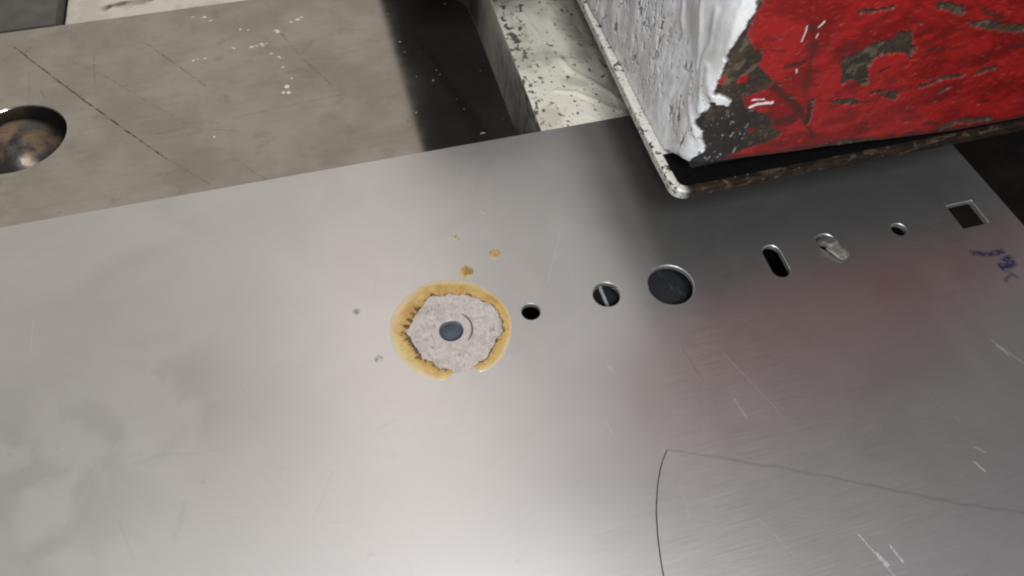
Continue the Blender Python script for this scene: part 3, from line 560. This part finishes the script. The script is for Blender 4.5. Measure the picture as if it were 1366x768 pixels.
for pts, w in NICKS: nick = np.maximum(nick, sstep(1.3, .7, dpoly(xw * .4 + XE * .6, zw * .4 + ZE * .6, pts) / (w * .36)))
# colours
g1 = fbm(XE * .12, ZE * .12, 231); g2 = fbm(XE * .9, ZE * .9, 233, 3)
baretone = mixc(np.ones(Zg.shape + (3,)) * np.array([0.062, 0.040, 0.022]), (0.024, 0.016, 0.011), sstep(.36, .64, g1 * .45 + fbm(XE * 1.4, ZE * 1.4, 235, 4) * .55))
baretone = mixc(baretone, (0.15, 0.12, 0.085), sstep(.58, .76, fbm(XE * .35, ZE * .35, 237, 5)) * .7)
grime = sstep(50, 40, ZE + 6 * (g1 - .5)) * sstep(142, 126, XE); baretone = mixc(baretone, (0.014, 0.012, 0.012), grime * .85)
baretone = mixc(baretone, (0.45, 0.45, 0.43), grime * sstep(.73, .79, fbm(XE * 1.0, ZE * .5, 241, 3)) * .7)
cc = baretone
redc = mixc(np.ones(Zg.shape + (3,)) * np.array([0.37, 0.016, 0.015]), (0.23, 0.010, 0.010), sstep(.42, .62, fbm(XE * .06, ZE * .10, 245)))
redc = mixc(redc, (0.52, 0.06, 0.045), sstep(.60, .75, fbm(XE * .5, ZE * 1.1, 247)) * .35)
dirt = sstep(.54, .72, fbm(XE * .10 + ZE * .03, ZE * .22, 271, 5)); redc = mixc(redc, (0.10, 0.012, 0.010), dirt * .55); redc = mixc(redc, (0.045, 0.014, 0.011), np.clip(stain * 1.15, 0, 1))
fscr = sstep(.735, .76, vnoise((XE * .5 + ZE * .9) * 1.0, (ZE - XE * .25) * .06, 249)); redc = mixc(redc, (0.12, .012, .010), fscr * .22)
redc = mixc(redc, (0.17, 0.05, 0.045), sstep(98, 120, Zg)); redm = red * (1 - chip); cc = cc * (1 - redm[..., None]) + redc * redm[..., None]  # upper wall out of view is darkened so the sheet reflects less red
# the white paint: brushed on thick, crackled low down
crk_zone = sstep(62, 34, Zg + 26 * (fbm(SA * .05, Zg * .05, 251) - .5) - np.clip(-SA, 0, 100) * .16 - 4)
wu = SA + 5 * (fbm(SA * .07, Zg * .07, 252, 2) - .5); wv = Zg + 5 * (fbm(SA * .07 + 9, Zg * .07, 254, 2) - .5)
lines = fbm(wu * .34 - wv * .05, wv * .075 + wu * .03, 253, 4)
crk = np.abs(fbm(wu * .26 + wv * .05, wv * .10 - wu * .04, 257, 4) - .5)
pits = sstep(.030, .006, crk) * crk_zone * sstep(.40, .50, fbm(SA * .16, Zg * .12, 259))
pits2 = sstep(.69, .74, fbm(wu * .34, wv * .15, 261, 4)) * (0.05 + .95 * crk_zone)
whc = mixc(np.ones(Zg.shape + (3,)) * np.array([0.86, 0.875, 0.90]), (0.79, 0.795, 0.79), sstep(.45, .65, g1)); whc = mixc(whc, (0.13, 0.13, 0.13), np.clip(pits * .8 + pits2 * .8, 0, 1))
rs = sstep(1.2, .6, np.hypot(XE - 96, (ZE - 76) * .6) / 2.0); whc = mixc(whc, (0.25, 0.05, 0.06), 0.0 * rs)
cc = cc * (1 - white[..., None]) + whc * white[..., None]; cc = mixc(cc, (0.85, 0.80, 0.80), nick * (1 - white))
disp = white * (0.75 + (.15 + .4 * crk_zone) * (lines - .5) + 3.4 * (fbm(wu * .055, wv * .035, 263, 2) - .5) + 0.8 * np.abs(fbm(wu * .10, wv * .05, 264, 2) - .5) + crk_zone * (.42 * (fbm(wu * .36, wv * .20, 265, 3) - .5) - .5 * pits) - .45 * pits2)
drape = np.zeros(Zg.shape)
for q0, q1 in (((-2, 96), (6, 52)), ((-10, 80), (-3, 40)), ((-22, 100), (-12, 55)), ((-6, 60), (6, 44)), ((-40, 95), (-30, 60)), ((-16, 52), (-2, 30))):
    mid = ((q0[0] + q1[0]) / 2 - 2.5, (q0[1] + q1[1]) / 2)
    drape += np.exp(-(dpoly(SA + 4 * (fbm(SA * .1, Zg * .1, 273) - .5), Zg, [q0, mid, q1]) / 1.6) ** 2)
disp += white * .5 * drape
disp += (1 - white) * (red * .25 - chip * .85 + .35 * nick + .18 * (g2 - .5) * (1 - redm) + 0.10 * (fbm(XE * .22, ZE * .22, 267) - .5))
disp *= sstep(-0.02, .03, tt)[None] * .9 + .1
Pw = np.stack([Xg + nx0[:, None] * disp, Yg + ny0[:, None] * disp, Zg], -1)
gl = np.where(white > .5, .16 + .25 * np.clip(pits + pits2, 0, 1), np.where(redm > .5, .34 + .25 * stain, .75))
link('painted_wall', grid_mesh(Pw, cc, gl), M_paint, mb, True)
# underside and core behind the painted skin
bm = bmesh.new()
ring_lo = [bm.verts.new((x * S, y * S, z * S)) for x, y, z in zip(px0[::3], py0[::3], zb[::3] + .02)]
ring_in = [bm.verts.new((min(x + 14, 380) * S, max(y + 0, 56) * S, z * S)) for x, y, z in zip(px0[::3], py0[::3], zb[::3] + .02)]
for i in range(len(ring_lo) - 1): bm.faces.new((ring_lo[i], ring_lo[i + 1], ring_in[i + 1], ring_in[i]))
link('underside', bm_mesh(bm), M_black, mb)
bm = bmesh.new(); box_bm(bm, (124, 57, 5.1), (376, 330, 250)); link('core', bm_mesh(bm), M_black, mb)
# base plate: a lip that sticks out below the block
pl = [(x, y, nx, ny) for x, y, nx, ny in [(104.6 + max(0, y - 60) * 0.045, y, -1., 0.) for y in np.concatenate([np.linspace(330, 196, 12)[:-1], np.arange(195, 46, -0.5)])]]
rc = 6.5; pl += [(104.6 + rc - rc * math.cos(q), 37.2 + rc - rc * math.sin(q), -math.cos(q), -math.sin(q)) for q in np.linspace(0, np.pi / 2, 22)]
pl += [(x, 37.2, 0., -1.) for x in np.concatenate([np.arange(111.6, 300, .5), np.linspace(301, 380, 20)])]
pl = np.array(pl); lx, ly, lnx, lny = pl.T; sl_u = np.concatenate([[0], np.cumsum(np.hypot(np.diff(lx), np.diff(ly)))])
hh = np.array([0.0, .35, .7] + list(np.linspace(1.0, 4.2, 9)) + [4.6, 4.85, 5.0] + [5.0] * 22); oo = np.array([-.5, -.15, 0] + [0] * 9 + [-.12, -.38, -.8] + list(-np.linspace(1.2, 12, 22)))
Sg, Hg = np.meshgrid(sl_u, hh, indexing='ij'); Og = np.broadcast_to(oo, Sg.shape)
top_ = Og < -.5
onside = lx < 108.0; frontness = sstep(sl_u[np.argmax(ly <= 39.2)], sl_u[np.argmax(ly <= 37.3)] + 2, Sg)
UU = Sg; VV = Hg - Og
wpat = fbm(UU * .35, VV * .5, 301, 4); wh = (1 - frontness) * sstep(.74, .68, wpat) ; wh = np.maximum(wh, frontness * sstep(.70, .74, fbm(UU * .35, VV * .6, 305)) * sstep(sl_u[-1] * .95, 0, Sg) * .5)
brown = mixc(np.ones(Sg.shape + (3,)) * np.array([0.040, 0.026, 0.018]), (0.022, 0.016, 0.012), sstep(.42, .6, fbm(UU * .22, VV * .5, 311))); brown = mixc(brown, (0.15, 0.10, 0.065), sstep(.66, .76, fbm(UU * .15, VV * .4, 315)) * .6)
wc = mixc(np.ones(Sg.shape + (3,)) * np.array([0.70, 0.69, 0.64]), (0.08, .07, .06), sstep(.68, .74, fbm(UU * .9, VV * .7, 317, 3)))
cc = brown * (1 - wh[..., None]) + wc * wh[..., None]; cc = mixc(cc, (0.003, .003, .003), (Og < -3.2).astype(float) * np.maximum(frontness, (Sg > sl_u[np.argmax(ly <= 60)]).astype(float)))  # lip top inside the gap blackened, grime and gap shade in one colour
dp = .22 * (fbm(UU * .5, VV * .5, 321) - .5) + .25 * wh
P = np.stack([lx[:, None] + lnx[:, None] * (Og + dp * (~top_)), ly[:, None] + lny[:, None] * (Og + dp * (~top_)), Hg + .04 + dp * top_ * (Hg > 4)], -1)
link('base_plate', grid_mesh(P, cc, .5 + .4 * (Og < -3.2)), M_rust, mb, True)
# arm of the machine that hangs over the rail, above the frame; it darkens the plate below it
bm = bmesh.new(); bot = [bm.verts.new((x * S, y * S, 0.05 * S)) for x, y in zip(lx[::4] + .5 * (lnx[::4] < 0), ly[::4] + .5 * (lny[::4] < 0))] + [bm.verts.new((380 * S, 330 * S, 0.05 * S))]
bm.faces.new(bot); bmesh.ops.triangulate(bm, faces=bm.faces); link('base_underside', bm_mesh(bm), M_grey, mb)
# the block is raised: it hangs clear of the sheet
BS, BL = 0.836, (-2.98, -21.2, 36.1)
mb.scale = (BS, BS, BS); mb.location = Vector(BL) * S
bm = bmesh.new(); box_bm(bm, [((16, 139, 52)[i] - BL[i]) / BS for i in range(3)], [((84, 520, 66)[i] - BL[i]) / BS for i in range(3)], 2.0); link('upper_arm', bm_mesh(bm), M_dark, mb)
